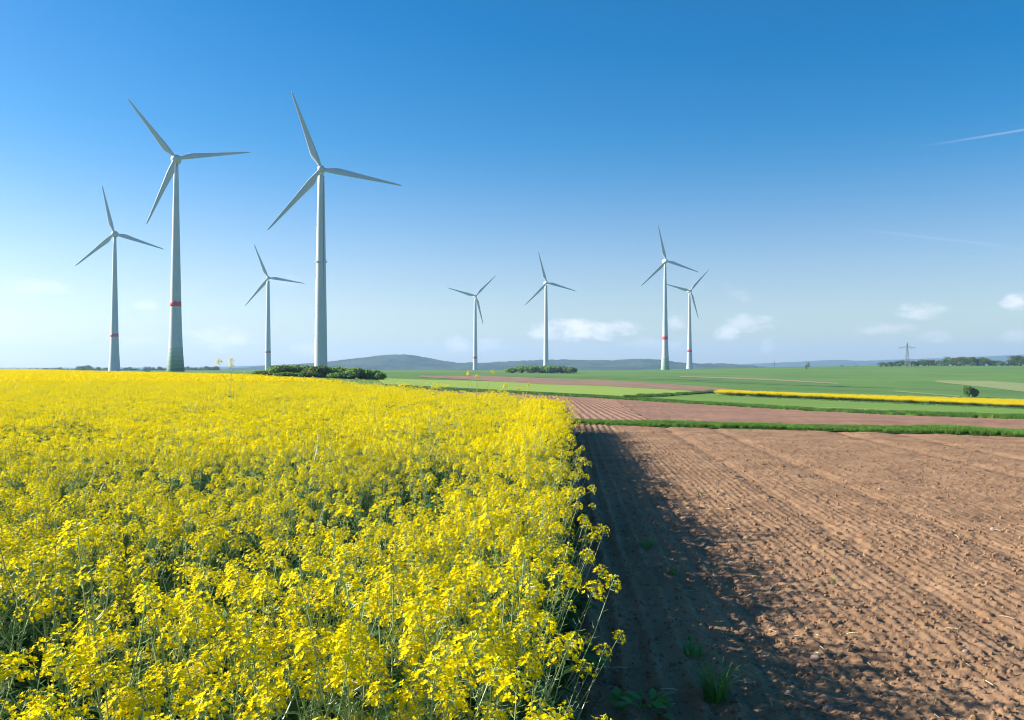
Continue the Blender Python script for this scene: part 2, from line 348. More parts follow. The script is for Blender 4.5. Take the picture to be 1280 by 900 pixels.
# hills on the horizon: wooded ridges with their own depth
def hill(name, D, depth, prof, label, seed):
    px = np.linspace(-500, 1800, 620); top = np.interp(px, [p[0] for p in prof], [p[1] for p in prof])
    ztop = EYE + (HY - top) / F * D; v = np.linspace(-1, 1, 60)
    xx = ((px - CX) / F * D)[None] * np.ones((60, 1)); yy = D + v[:, None] * depth + 0 * xx
    prof_v = np.cos(v * math.pi / 2)[:, None] ** .8
    z = -32 + (ztop[None] + 32) * prof_v * (1 + .10 * (fbm(xx / 260, yy / 260, 4, seed) - .47) * (1 - np.exp(-(v[:, None] / .15) ** 2)))
    z += (vn(xx / 14, yy / 14, seed + 9) * 5 + vn(xx / 40, yy / 40, seed + 5) * 5 - 5) * np.clip(prof_v * 1.4, 0, 1)
    return tag(grid_obj(name, np.stack([xx, yy, z], -1), m_hill), label, kind='structure')
hill('wooded_hill', 3500, 750, [(-500, 462), (280, 462), (400, 454), (440, 449.5), (475, 445), (500, 443.3), (515, 443.6), (540, 449), (570, 453.5), (600, 454), (660, 451), (700, 450), (770, 451), (790, 449), (815, 450), (840, 453), (870, 455), (900, 454.5), (925, 457), (950, 461), (1800, 463)],
     'blue green wooded hills behind the turbines', 3)
hill('distant_hills', 6400, 900, [(-500, 458), (0, 460), (250, 459.5), (320, 457.5), (410, 455), (700, 457), (880, 457.5), (940, 455), (1000, 452.5), (1040, 450), (1070, 451.5), (1130, 449.5), (1200, 447), (1280, 443.5), (1500, 441), (1800, 447)],
     'pale blue distant hills on the right horizon', 13)

# ------------------------------------------------------------------ wind turbines
BL = 39.8
def blade_mesh():
    mb = MB(); n = 14
    secs = [(0., 1.9, 1.0, 0), (.035, 1.9, 1.0, 4), (.08, 2.5, .75, 16), (.15, 3.7, .36, 17), (.2, 3.75, .27, 14), (.3, 3.2, .23, 10), (.45, 2.55, .2, 6.5), (.6, 2.0, .18, 4), (.75, 1.5, .17, 2), (.88, 1.1, .16, 1), (.96, .75, .15, 0), (1., .18, .15, 0)]
    for (t, c, th_, tw) in secs:
        a = R(tw + 4); ring = []
        for j in range(n):
            q = 2 * math.pi * j / n; ex = math.cos(q); ey = math.sin(q)
            sharp = min(1., max(0., (t - .04) / .1))
            yv = ey * c * th_ / 2 * (1 - sharp * .45 * (1 - ex) / 1.0 * .5)
            xv = ex * c / 2 - sharp * c * .18
            ring.append((xv * math.cos(a) - yv * math.sin(a), xv * math.sin(a) + yv * math.cos(a), t * BL))
        mb.v += ring
    for i in range(len(secs) - 1):
        for j in range(n):
            mb.f.append((i * n + j, i * n + (j + 1) % n, i * n + n + (j + 1) % n, i * n + n + j)); mb.m.append(0)
    mb.f.append(tuple(range((len(secs) - 1) * n, len(secs) * n))); mb.m.append(0)
    return mb.mesh('blade', [m_white], True)
BLADE = blade_mesh()
def lathe(prof, n=40):
    mb = MB()
    for (z, r) in prof: mb.v += [(r * math.cos(2 * math.pi * j / n), r * math.sin(2 * math.pi * j / n), z) for j in range(n)]
    for i in range(len(prof) - 1):
        for j in range(n):
            mb.f.append((i * n + j, i * n + (j + 1) % n, i * n + n + (j + 1) % n, i * n + n + j)); mb.m.append(0)
    mb.f.append(tuple(range((len(prof) - 1) * n, len(prof) * n))); mb.m.append(0)
    return mb
def lathe_y(prof, n=28):
    mb = lathe(prof, n); mb.v = [(x, -z, y) for (x, y, z) in mb.v]; return mb           # axis towards -Y
YAW = 14.0                                                    # all rotors face the same wind
def turbine(px, hub_y, D, angle, kind, label, band=None, green=0, yaw=YAW):
    x, hz = XZ(px, hub_y, D); z0 = float(terr(x, D)) - .3; H = hz - z0
    t = empty('wind_turbine', (x, D, z0)); tag(t, label, 'wind turbine', 'wind turbines in the fields')
    if kind == 'concrete': pr = [(0, 4.9), (.05, 4.35), (.1, 3.95), (.2, 3.4), (.3, 3.05), (.54, 2.4), (.75, 1.85), (.9, 1.45), (.975, 1.2)]
    else: pr = [(0, 3.35), (.25, 2.95), (.5, 2.5), (.75, 2.1), (.972, 1.65)]
    zz = np.linspace(0, pr[-1][0], 24); rr_ = np.interp(zz, [p[0] for p in pr], [p[1] for p in pr]); rad = lambda q: float(np.interp(q, zz, rr_))
    tower = lathe([(q * H, rad(q)) for q in zz]).build('tower', m_conc if kind == 'concrete' else m_white, t, True)
    if band:
        zb = [EYE + (HY - b) / F * D - z0 for b in band]
        lathe([(zb[0], rad(zb[0] / H)), (zb[0] + .02, rad(zb[0] / H) + .03), (zb[1], rad(zb[1] / H) + .03), (zb[1] + .02, rad(zb[1] / H))]).build('warning_band', m_red, tower, True)
    for k in range(green):                                     # painted green rings, palest on top
        zb = 14.0 * (1 - (k + 1) / green); zt = zb + 14. / green; f = (k + 1) / green * .85
        if k == green - 1: zb = .1
        m = green_paint[k]
        lathe([(q_, rad(q_ / H) + .03 + .004 * k) for q_ in np.linspace(zb, zt, 9)]).build('green_ring', m, tower, True)
    # tower flanges and door
    lathe([(H * .33, rad(.33) - .05), (H * .33, rad(.33) + .05), (H * .33 + .25, rad(.33) + .05), (H * .33 + .25, rad(.33) - .05)]).build('flange', m_conc, tower, True)
    a = R(yaw); ax = Vector((math.sin(a), -math.cos(a), 0)); rt = Vector((math.cos(a), math.sin(a), 0))
    if kind == 'concrete':
        nac = lathe_y([(-6.2, .05), (-6.0, .8), (-5, 1.7), (-3, 2.5), (-1, 2.85), (.8, 2.8), (1.8, 2.35)])
        hubp = lathe_y([(1.9, 2.3), (2.6, 2.25), (3.6, 2.0), (4.6, 1.4), (5.2, .6), (5.35, .05)])
    else:
        nac = MB(); secs = [(6.5, 1.2, 1.3), (6.2, 1.55, 1.6), (2, 1.75, 1.8), (-1.2, 1.75, 1.8), (-1.9, 1.3, 1.4)]
        for (yy, hw, hh) in secs:
            for j in range(20):
                q = 2 * math.pi * j / 20; cx, cz = math.cos(q), math.sin(q); e = .55
                nac.v.append((math.copysign(abs(cx) ** e, cx) * hw, yy, math.copysign(abs(cz) ** e, cz) * hh + .3))
        for i in range(4):
            for j in range(20): nac.f.append((i * 20 + j, i * 20 + 20 + j, i * 20 + 20 + (j + 1) % 20, i * 20 + (j + 1) % 20)); nac.m.append(0)
        nac.f += [tuple(range(20)), tuple(range(80, 100))[::-1]]; nac.m += [0, 0]
        hubp = lathe_y([(2.0, 1.5), (2.5, 1.75), (3.6, 1.7), (4.5, 1.25), (5.0, .6), (5.1, .05)])
    nobj = nac.build('nacelle', m_white, t, True); nobj.location = (0, 0, H); nobj.rotation_euler[2] = a
    hobj = hubp.build('hub', m_white, t, True); hobj.location = (0, 0, H); hobj.rotation_euler[2] = a
    for k in range(3):
        g = R(angle + 120 * k); up = Vector((0, 0, 1)) * math.cos(g) + rt * math.sin(g)
        ch = up.cross(ax).normalized()                         # chord direction in the rotor plane
        mt = Matrix((( ch.x, ax.x, up.x, 0), (ch.y, ax.y, up.y, 0), (ch.z, ax.z, up.z, 0), (0, 0, 0, 1)))
        b = link(bpy.data.objects.new('blade', BLADE), t)
        pos = Vector((0, 0, H)) + ax * 3.1 + up * 1.2
        b.matrix_basis = Matrix.Translation(pos) @ mt
    return t, H, rad, tower
green_paint = [mat('green_ring_paint_%d' % k, tuple(np.array((.44, .50, .44)) * (1 - f) + np.array((.07, .19, .08)) * f), .6) for k, f in enumerate((.2, .36, .52, .68, .84, 1.))]
turbine(219.5, 199, 505, -38, 'concrete', 'tall wind turbine with red band and green ringed foot, left of the hedge', (383.2, 376.2), 6)
turbine(143, 292.5, 740, -13, 'concrete', 'leftmost wind turbine, thin tower with a low red band', (421, 417))
turbine(335, 347.5, 1010, -22, 'steel', 'small far wind turbine standing behind the left end of the hedge', (441, 438.6))
t4, H4, rad4, tw4 = turbine(401, 212.5, 448, -20.5, 'steel', 'largest plain white wind turbine rising behind the hedge', None, 0, 12)
turbine(594, 370, 1230, -75, 'steel', 'wind turbine with one blade pointing down, left of the round bush clump', (448.2, 445.6))
turbine(682.5, 353.5, 1130, -15.5, 'steel', 'wind turbine standing directly behind the round bush clump')
turbine(831.5, 326.5, 985, -13.5, 'concrete', 'taller of the two right hand wind turbines, pale yellow green foot', (424.5, 420.5), 3)
turbine(862, 363.5, 1240, -77, 'concrete', 'rightmost wind turbine with one blade pointing down behind the taller one', (440, 437))
# fittings of the big turbine: service ring, cable brackets and the platform under the nacelle
zr = EYE + (HY - 327) / F * 448 - t4.location.z; r_ = rad4(zr / H4)
mb = lathe([(zr - .25, r_), (zr - .25, r_ + .75), (zr + .1, r_ + .75), (zr + .1, r_)]); mb.build('service_ring', m_white, tw4)
mb = MB()
for j in range(12):
    q = 2 * math.pi * j / 12; mb.tube([((r_ + .7) * math.cos(q), (r_ + .7) * math.sin(q), zr), ((r_ + .7) * math.cos(q), (r_ + .7) * math.sin(q), zr + 1.1)], [.05, .05], 4)
mb.tube([((r_ + .7) * math.cos(2 * math.pi * j / 24), (r_ + .7) * math.sin(2 * math.pi * j / 24), zr + 1.1) for j in range(25)], [.06] * 25, 4)
mb.build('railing', m_white, tw4)
for k, yy in enumerate((258, 281, 303, 345, 370, 395, 420)):
    q = EYE + (HY - yy) / F * 448 - t4.location.z; rq = rad4(q / H4); a = R(200)
    mb = MB(); mb.box((rq * math.cos(a), rq * math.sin(a), q), (.35, .5, .5)); mb.build('tower_bracket', m_grey, tw4)
mb = MB(); rq = rad4(.93); mb.box((rq * .35, -rq - .05, H4 * .925), (1.5, .5, 11.)); mb.build('access_panel', m_white, tw4)
mb = MB(); mb.tube([(r_ * .75 + .2, -r_ * .75 - .2, 2), (rad4(.93) * .8 + .2, -rad4(.93) * .8 - .2, H4 * .94)], [.16, .14], 5); mb.build('cable_duct', m_grey, tw4)

# ------------------------------------------------------------------ trees and bushes
def foliage(lobes, n, size, mats=1, seed=0, shell=.55):
    r = np.random.default_rng(seed); mb = MB(); vol = np.array([l[3] * l[4] * l[5] for l in lobes]) ** .67; pr = vol / vol.sum()
    for k in range(n):
        l = lobes[r.choice(len(lobes), p=pr)]
        d = r.normal(size=3); d /= np.linalg.norm(d); q = (shell + (1 - shell) * r.random()) * (1 + .12 * r.normal())
        c = Vector((l[0] + d[0] * l[3] * q, l[1] + d[1] * l[4] * q, max(.05, l[2] + d[2] * l[5] * q)))
        nrm = (Vector(d) + Vector(r.normal(size=3)) * .7).normalized(); a = nrm.orthogonal().normalized(); a = Matrix.Rotation(r.random() * 6.28, 3, nrm) @ a; b = nrm.cross(a)
        s = size * (.6 + .8 * r.random())
        mb.add([c - a * s, c - b * s * .55, c + a * s, c + b * s * .55], [(0, 1, 2, 3)])
    return mb
def bush_var(seed, W=1., Hh=1., leaf=.085):
    r = np.random.default_rng(seed); lobes = []
    for k in range(9):
        a = r.random() * 6.28; q = r.random() ** .6 * .62 * W
        h = Hh * (.35 + .28 * r.random()) * (1 - .35 * (q / W) ** 2)
        lobes.append((q * math.cos(a), q * math.sin(a), h, .42 * W * (.7 + .5 * r.random()), .42 * W * (.7 + .5 * r.random()), Hh * .36 * (.75 + .5 * r.random())))
    fo = foliage(lobes, 2600, leaf, seed=seed)
    st = MB()
    for k in range(6):
        a = r.random() * 6.28; st.tube([(0.03 * k, 0, -.05), (.2 * math.cos(a), .2 * math.sin(a), .3 * Hh), (.5 * W * math.cos(a), .5 * W * math.sin(a), .62 * Hh)], [.05, .035, .015], 5)
    return fo.mesh('foliage', [m_foli]), st.mesh('stem', [m_bark])
def tree_var(seed, sparse=False):
    r = np.random.default_rng(seed); lobes = []; tr = MB()
    tr.tube([(0, 0, -.1), (.01, 0, .2), (0, .01, .5), (.02, 0, .8)], [.045, .035, .025, .01], 7)
    for k in range(8 if sparse else 13):
        a = r.random() * 6.28; q = .34 * r.random() ** .5; h = .12 + .72 * r.random(); q *= 1.15 - .7 * abs(h - .5)
        c = (q * math.cos(a), q * math.sin(a), h); s = .13 + .10 * r.random()
        lobes.append((*c, s * 1.1, s * 1.1, s)); tr.tube([(0, 0, max(.12, h - .22)), c], [.018, .006], 5)
    return foliage(lobes, 900 if sparse else 1900, .030, seed=seed, shell=.35).mesh('crown', [m_foli2]), tr.mesh('trunk', [m_bark])
BV = [bush_var(100 + k) for k in range(5)]; TV = [tree_var(200 + k) for k in range(6)]; TS = tree_var(300, True)
def plant2(name, vis, parts, loc, scale, rz, label, cat, group=None):
    o = empty(name, loc, rz); o.scale = scale; tag(o, label, cat, group)
    for me, nm in zip(vis, parts): link(bpy.data.objects.new(nm, me), o)
    return o
def bush_row(spec, label_fn, group, D0):
    for k, (px, top, wpx, D) in enumerate(spec):
        x = (px - CX) / F * D; z = float(terr(x, D)); Hh = EYE + (HY - top) / F * D - z; wd = wpx / F * D / 2
        plant2('bush', BV[k % 5], ('foliage', 'stem'), (x, D, z - .1), (wd, wd, Hh * 1.02), k * 1.3, label_fn(k), 'bush', group)
hedge = [(332, 462, 36, 212), (349, 455.5, 40, 208), (372, 455, 44, 212), (396, 454.5, 46, 207), (388, 463, 40, 203), (420, 456.5, 48, 210), (440, 459, 44, 207), (458, 460.5, 42, 210), (472, 464, 26, 208), (360, 464, 40, 203), (430, 464, 46, 203)]
hl = {0: 'low bush at the left tip of the hedge in front of the big turbine', 8: 'small round bush at the right tip of the hedge in front of the big turbine'}
bush_row(hedge, lambda k: hl.get(k, 'dense green bush in the hedge below the largest turbine'), 'hedge bushes below the largest turbine', 208)
clump = [(640, 459, 20, 640), (652, 457, 24, 650), (664, 456.5, 24, 640), (677, 456, 26, 650), (690, 456, 26, 640), (702, 456.5, 24, 650), (712, 458.5, 22, 640)]
cl = {0: 'leftmost bush of the round clump in the far green field', 6: 'rightmost bush of the round clump in the far green field'}
bush_row(clump, lambda k: cl.get(k, 'bush inside the round clump in the far green field'), 'bushes of the round clump', 640)
for k, (px, wp, top, lb) in enumerate(((1209, 13, 480.5, 'taller of two small bushes beyond the yellow strip'), (1219, 13, 482.5, 'rounder right one of two small bushes beyond the yellow strip'))):
    gx_, gy_ = ground_at(px, 495.5 + k * .4); z = float(terr(gx_, gy_)); Hh = EYE + (HY - top) / F * gy_ - z
    plant2('bush', BV[k + 2], ('foliage', 'stem'), (gx_, gy_, z - .05), (wp / F * gy_ / 2,) * 2 + (Hh,), k, lb, 'bush', 'two small bushes beyond the yellow strip')
k = 0; px = 1101.
while px < 1300:
    D = 850 + 40 * random.random(); x = (px - CX) / F * D; z = float(terr(x, D)); h = (8 + 5 * random.random()) * (1.25 if 1190 < px < 1225 or px > 1262 else 1) * (.75 if px < 1128 else 1) / F * D
    plant2('tree', TV[k % 6], ('crown', 'trunk'), (x, D, z - .2), (h * 1.7, h * 1.7, h * .85), random.random() * 6, 'dark green tree in the row on the right field ridge' if k else 'leftmost low tree of the row on the right field ridge', 'tree', 'tree row on the right ridge')
    px += 5.5 + 3.5 * random.random(); k += 1
x, D = (1008 - CX) / F * 800, 800; z = float(terr(x, D))
plant2('tree', TS, ('crown', 'trunk'), (x, D, z), (6.5, 6.5, 6.8), 1, 'lone small sparse tree on the green field horizon', 'tree')
def wood(name, label, spans, seed):
    r = np.random.default_rng(seed); pts, rot, scl, idx = [], [], [], []
    for (p0, p1, D, h0, h1, n) in spans:
        for k in range(n):
            px = p0 + (p1 - p0) * r.random(); d = D + 60 * r.random(); x = (px - CX) / F * d; h = (h0 + (h1 - h0) * r.random()) / F * d
            pts.append((x, d, float(terr(x, d)) - .3)); rot.append((0, 0, r.random() * 6.3)); scl.append((h * 1.2, h * 1.2, h)); idx.append(r.integers(6))
    src = []
    for cr, tr in TV:                                        # crown and trunk in one mesh for the far mass
        mb = MB()
        for me, mi in ((cr, 0), (tr, 1)): mb.add([v.co[:] for v in me.vertices], [tuple(p.vertices) for p in me.polygons], mi)
        src.append(mb.mesh('wood_tree', [m_foli2, m_bark]))
    return tag(scatter(name, pts, rot, scl, idx, src), label, kind='stuff')
wood('far_wood', 'dark far wood along the left horizon behind the rapeseed', [(-60, 140, 1180, 7, 10, 110), (140, 272, 1180, 6, 9, 70), (98, 112, 1200, 10, 12, 6)], 5)
wood('bluish_wood', 'bluish dark wood left of the tree row', [(1048, 1110, 1330, 6, 10, 50)], 6)
wood('hedgerow', 'low hedgerow running in front of the far hills', [(700, 1000, 1090, .8, 1.6, 34), (480, 640, 1090, .8, 1.4, 14)], 8)

# pylons and the small transformer house
def pylon(px, D, top, label):
    x = (px - CX) / F * D; z = float(terr(x, D)); H = EYE + (HY - top) / F * D - z; o = empty('electricity_pylon', (x, D, z)); tag(o, label, 'pylon', 'electricity pylons')
    mb = MB(); lv = np.linspace(0, .92, 11)
    hw = lambda q: 1.6 * (1 - q) ** 1.2 + .3
    for i in (-1, 1):
        for j in (-1, 1): mb.tube([(i * hw(q), j * hw(q), q * H) for q in lv] + [(0, 0, H)], [.11] * 12, 4)
    for a, b in zip(lv[:-1], lv[1:]):
        for i in (-1, 1):
            for f in (-1, 1):
                mb.tube([(-i * hw(a), f * hw(a), a * H), (i * hw(b), f * hw(b), b * H)], [.09] * 2, 4); mb.tube([(f * hw(a), -i * hw(a), a * H), (f * hw(b), i * hw(b), b * H)], [.09] * 2, 4)
    mb.build('mast', m_grey, o)
    mb = MB(); za = H * .76
    for s in (-1, 1):
        for j in (-.4, .4): mb.tube([(0, j, za), (s * 7.6, 0, za + .1)], [.14] * 2, 4)
        mb.tube([(0, 0, za + 1.9), (s * 7.6, 0, za + .1)], [.14] * 2, 4)
        for q in (.3, .55, .8): mb.tube([(s * 7.6 * q, 0, za), (s * 7.6 * q, 0, za + 1.9 * (1 - q) + .1)], [.09] * 2, 4)
    mb.build('crossarm', m_grey, o)
    for s in (-1, -.55, .55, 1):
        mb = MB(); mb.tube([(s * 7.4, 0, za), (s * 7.4, 0, za - 1.5)], [.16, .16], 5); mb.build('insulator', m_grey, o)
pylon(1134, 835, 427.5, 'grey lattice electricity pylon standing at the tree row')
pylon(968, 1900, 450.5, 'faint distant pylon in front of the pale hills')
x = (184 - CX) / F * 700; z = float(terr(x, 700)); o = empty('transformer_house', (x, 700, z)); tag(o, 'tiny grey transformer house between the two left turbines', 'hut')
mb = MB(); mb.box((0, 0, 1.5), (4.6, 3, 3.0)); mb.build('wall', m_conc, o)
mb = MB(); mb.add([(-2.6, -1.8, 3), (2.6, -1.8, 3), (2.6, 1.8, 3), (-2.6, 1.8, 3), (-2.3, 0, 4.1), (2.3, 0, 4.1)], [(0, 1, 5, 4), (2, 3, 4, 5), (1, 2, 5), (3, 0, 4), (3, 2, 1, 0)]); mb.build('roof', m_grey, o)
mb = MB(); mb.box((-.6, -1.52, 1.1), (1.1, .06, 2.1)); mb.build('door', m_grey, o)

# ------------------------------------------------------------------ grass and weeds
def grass_mesh(name, n, h, spread, seed, m, wd=.006, seg=3, lean=.5):
    r = np.random.default_rng(seed); mb = MB()
    for k in range(n):
        a = r.random() * 6.28; q = spread * r.random() ** .5; bx, by = q * math.cos(a), q * math.sin(a); b = a + r.normal() * .8
        L = h * (.5 + .6 * r.random()); ln = lean * (.2 + r.random()); sx_, sy_ = -math.sin(b), math.cos(b); vs = []
        for i in range(seg + 1):
            t = i / seg; w_ = wd * (1 - t) ** .7 * (.7 + .5 * r.random()) + .0006
            px_, py_, pz_ = bx + math.cos(b) * ln * L * t * t, by + math.sin(b) * ln * L * t * t, L * t * (1 - .3 * ln * t)
            vs += [(px_ - sx_ * w_, py_ - sy_ * w_, pz_), (px_ + sx_ * w_, py_ + sy_ * w_, pz_)]
        mb.add(vs, [(2 * i, 2 * i + 1, 2 * i + 3, 2 * i + 2) for i in range(seg)])
    return mb.mesh(name, [m])
GV = [grass_mesh('grass_tuft', 46, .26, .16, 400 + k, m_grass, .010) for k in range(3)] + [grass_mesh('dark_tuft', 40, .28, .18, 410 + k, m_dgrass, .012) for k in range(2)]
def strip_points(near, far, n, seed):
    r = np.random.default_rng(seed); A, B = poly_at(near, 200), poly_at(far, 200); i = r.random(n) * 199; k = i.astype(int).clip(0, 198); f = (i - k)[:, None]; v = r.random(n)[:, None]
    P = (A[k] * (1 - f) + A[k + 1] * f) * (1 - v) + (B[k] * (1 - f) + B[k + 1] * f) * v
    return np.concatenate([P, terr(P[:, 0], P[:, 1])[:, None]], 1)
def tufts(name, P, dark, label, s0, s1, seed):
    r = np.random.default_rng(seed); n = len(P); s = s0 + (s1 - s0) * r.random(n)
    s = s * (.6 + .9 * vn(P[:, 0] * .45, P[:, 1] * .45, seed))
    rot = np.stack([np.zeros(n), np.zeros(n), r.random(n) * 6.28], -1)
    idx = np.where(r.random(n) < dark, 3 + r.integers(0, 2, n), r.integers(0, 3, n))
    return tag(scatter(name, P, rot, np.repeat(s[:, None], 3, 1), idx, GV), label, kind='stuff')
tufts('verge_grass', strip_points([(p, q - .6) for p, q in L0], [(p, q + .8) for p, q in L1], 9000, 1), .45, 'lush grass on the narrow verge', .22, .62, 1)
tufts('margin_grass', strip_points(L2, [(p, q + .8) for p, q in L3], 7000, 2), .75, 'rough dark grass along the field margin', .3, .8, 2)
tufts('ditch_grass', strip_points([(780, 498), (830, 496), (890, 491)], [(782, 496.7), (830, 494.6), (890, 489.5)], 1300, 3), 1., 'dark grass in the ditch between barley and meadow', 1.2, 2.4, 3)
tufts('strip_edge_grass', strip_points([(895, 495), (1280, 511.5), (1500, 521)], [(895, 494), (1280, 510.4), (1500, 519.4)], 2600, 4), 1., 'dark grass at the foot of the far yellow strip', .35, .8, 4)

def on_soil(px, py):
    y = EYE * F / (py - HY); x = (px - CX) / F * y
    return x, y, float(soil_h(np.array([x]), np.array([y]))[0])
gm = grass_mesh('blade', 90, .36, .09, 500, m_weed, .008, 5, .8)
def tuft_thing(px, py, s, label, me):
    o = empty('grass_tuft', on_soil(px, py), px); o.scale = (s, s, s); tag(o, label, 'grass tuft'); link(bpy.data.objects.new('leaves', me), o)
tuft_thing(893, 868, .9, 'bright green grass tuft in the shaded soil at the bottom', gm)
sm = grass_mesh('blade', 36, .16, .07, 501, m_weed, .007, 4, .9)
for px, py, s, lb in ((866, 812, 1.1, 'thin green sprout just above the bright grass tuft'), (808, 682, 1.2, 'small green weed in the middle of the shadowed furrows'), (841, 715, .7, 'tiny weed low in the shadowed furrows'), (1041, 722, .35, 'tiny green seedling on the sunlit soil'), (875, 615, .5, 'tiny green seedling near the shadow edge')):
    tuft_thing(px, py, s, lb, sm)
def weed(px, py, label, seed, spread):
    r = np.random.default_rng(seed); x, y, z = on_soil(px, py); o = empty('creeping_weed', (x, y, z)); tag(o, label, 'weed')
    lm = MB(); pts = []
    for i in range(9):
        t = i / 8; hw = .022 * math.sin(math.pi * min(1, t * .9 + .08)) + .001
        k = (1 + .35 * (i % 2)); pts += [(t * .11, -hw * k, .012 * math.sin(t * 3)), (t * .11, hw * k, .012 * math.sin(t * 3))]
    lm.add(pts, [(2 * i, 2 * i + 1, 2 * i + 3, 2 * i + 2) for i in range(8)]); lme = lm.mesh('leaf', [m_weed])
    for k in range(6):
        a = 6.28 * k / 6 + r.random(); L = spread * (.5 + .6 * r.random()); mb = MB()
        pp = [(t * L * math.cos(a + .4 * t), t * L * math.sin(a + .4 * t) * .8, .03 + .05 * math.sin(t * 3)) for t in np.linspace(0, 1, 6)]
        mb.tube(pp, [.005, .0045, .004, .003, .003, .002], 5); mb.build('stem', m_weed, o)
        for t in (2, 3, 4, 5):
            l = link(bpy.data.objects.new('leaf', lme), o); l.location = pp[t]; l.rotation_euler = (r.normal() * .4, -.5 * r.random(), a + r.normal() * .9); l.scale = (.6 + .6 * r.random(),) * 3
weed(800, 885, 'sprawling dark green weed at the foot of the rapeseed', 1, .26)
weed(730, 835, 'leafy weed half under the rapeseed edge', 2, .2)

# stones, straws and loose clods on the soil
def rock(seed, sub=2):
    import bmesh
    bm = bmesh.new(); bmesh.ops.create_icosphere(bm, subdivisions=sub, radius=1.); r = np.random.default_rng(seed)
    f = r.normal(size=(5, 3)) * 1.7; ph = r.random(5) * 6
    for v in bm.verts: v.co *= 1 + .13 * sum(math.sin(v.co.dot(Vector(f[i])) + ph[i]) for i in range(5)) * .8
    me = bpy.data.meshes.new('rock'); bm.to_mesh(me); bm.free(); return me
SM = [rock(k) for k in range(4)]
for q in SM: q.materials.append(m_stone)
for k, (px, py, s) in enumerate(((1035, 879, .030), (1018, 818, .030), (823, 830, .022), (963, 700, .02), (771, 728, .022), (1075, 752, .018), (1130, 690, .02), (905, 792, .018), (848, 771, .016), (1206, 812, .02), (985, 865, .02), (860, 640, .03), (1001, 640, .028), (1100, 610, .03), (1240, 660, .03), (760, 640, .025), (790, 600, .03), (938, 742, .02))):
    o = bpy.data.objects.new('stone', SM[k % 4]); x, y, z = on_soil(px, py); o.location = (x, y, z + s * .25); o.scale = (s * 1.3, s, s * .75); o.rotation_euler = (0, 0, k * 1.7); link(o)
    lb = {0: 'largest pale stone in the shaded furrows near the bottom', 1: 'pale stone at the shadow edge above the largest stone'}.get(k, 'small pale stone lying on the ploughed soil')
    tag(o, lb, 'stone', 'stones on the ploughed soil')
def straw_mesh(seed):
    r = np.random.default_rng(seed); mb = MB(); c = r.normal() * .012
    mb.tube([(-.5, 0, 0), (-.15, c, .05), (.2, -c, .03), (.5, c * 2, .0)], [.028, .03, .028, .02], 5); return mb.mesh('straw', [m_straw])
ST = [straw_mesh(k) for k in range(3)]
for k in range(90):
    px, py = 760 + 520 * random.random(), 600 + 295 * random.random() ** .7
    x, y, z = on_soil(px, py); L = .05 + .09 * random.random() ** 2; o = bpy.data.objects.new('straw', ST[k % 3]); o.location = (x, y, z + .008); o.scale = (L, L * 1.1, L * 1.1)
    o.rotation_euler = (random.gauss(0, .15), random.gauss(0, .25), random.random() * 6.3); link(o); tag(o, 'short dry straw lying on the ploughed soil', 'straw', 'straws on the ploughed soil')
CM = [rock(20 + k, 1) for k in range(5)]
for q in CM: q.materials.append(m_clod)
r = np.random.default_rng(9); n = 26000; cy_ = 3.0 + 24 * r.random(n) ** 1.4; cx_ = edge_x(cy_) - .2 + (.62 * cy_ + 2.5) * r.random(n)
cs = .006 + .017 * r.random(n) ** 3 + .012 * (r.random(n) < .02)
tag(scatter('loose_clods', np.stack([cx_, cy_, soil_h(cx_, cy_) + cs * .15], -1), r.random((n, 3)) * 6.28, cs[:, None] * (.75 + .5 * r.random((n, 3))), r.integers(0, 5, n), CM), 'loose crumbs and clods of reddish earth on the ploughed field', kind='stuff')

# ------------------------------------------------------------------ rapeseed
def head_mb(seed, n=26, low=False, size=1.):
    """flowering raceme on top of a stalk: petals, buds and pedicels; base at the origin"""
    r = np.random.default_rng(seed); mb = MB(); Hh = .062 * size
    if not low: mb.tube([(0, 0, -.01), (.002, 0, Hh * .5), (0, .001, Hh)], [.0024, .002, .0015], 4, 1)
    for k in range(n):
        t = (k + .5) / n; a = k * 2.399 + r.normal() * .3; rad = (.040 * math.sqrt(1 - (t * .93) ** 2) + .004) * size * (.85 + .3 * r.random()); z = Hh * (.02 + .95 * t) + r.normal() * .004
        p = Vector((rad * math.cos(a), rad * math.sin(a), z)); nd = Vector((math.cos(a) * (1 - t * .6), math.sin(a) * (1 - t * .6), .75 + .5 * t)) + Vector(r.normal(size=3)) * (.6 if low else .28); nd.normalize()
        u = nd.orthogonal().normalized(); u = Matrix.Rotation(r.random() * 6.28, 3, nd) @ u; v = nd.cross(u); L = .0108 * size ** .6 * (.85 + .3 * r.random())
        if low:
            L *= 1.05; mb.add([p + u * L, p + v * L, p - u * L, p - v * L], [(0, 1, 2, 3)]); continue
        mb.tube([(0, 0, z - .012), p], [.0008, .0008], 3, 1, False)
        for q in range(4):
            d = u * math.cos(q * math.pi / 2) + v * math.sin(q * math.pi / 2); s = nd.cross(d); cup = .25 + .3 * r.random(); e = d + nd * cup
            mb.add([p, p + e * L * .55 - s * L * .42, p + e * L * .95 - s * L * .38 + nd * L * .02, p + e * L * 1.05 + nd * L * -.05, p + e * L * .95 + s * L * .38, p + e * L * .55 + s * L * .42], [(0, 1, 2, 3, 4, 5)])
    for k in range(4 if low else 9):                                   # buds on top
        a = k * 2.4; q = .008 * size * math.sqrt(k / 9.); c = Vector((q * math.cos(a), q * math.sin(a), Hh + .004 * (1 - k / 9)))
        mb.tube([c, c + Vector((q * .3, 0, .004)), c + Vector((q * .5, 0, .009))], [.0014, .0024, .0008], 4, 2)
    return mb
HM = [m_petal, m_stem, m_bud]
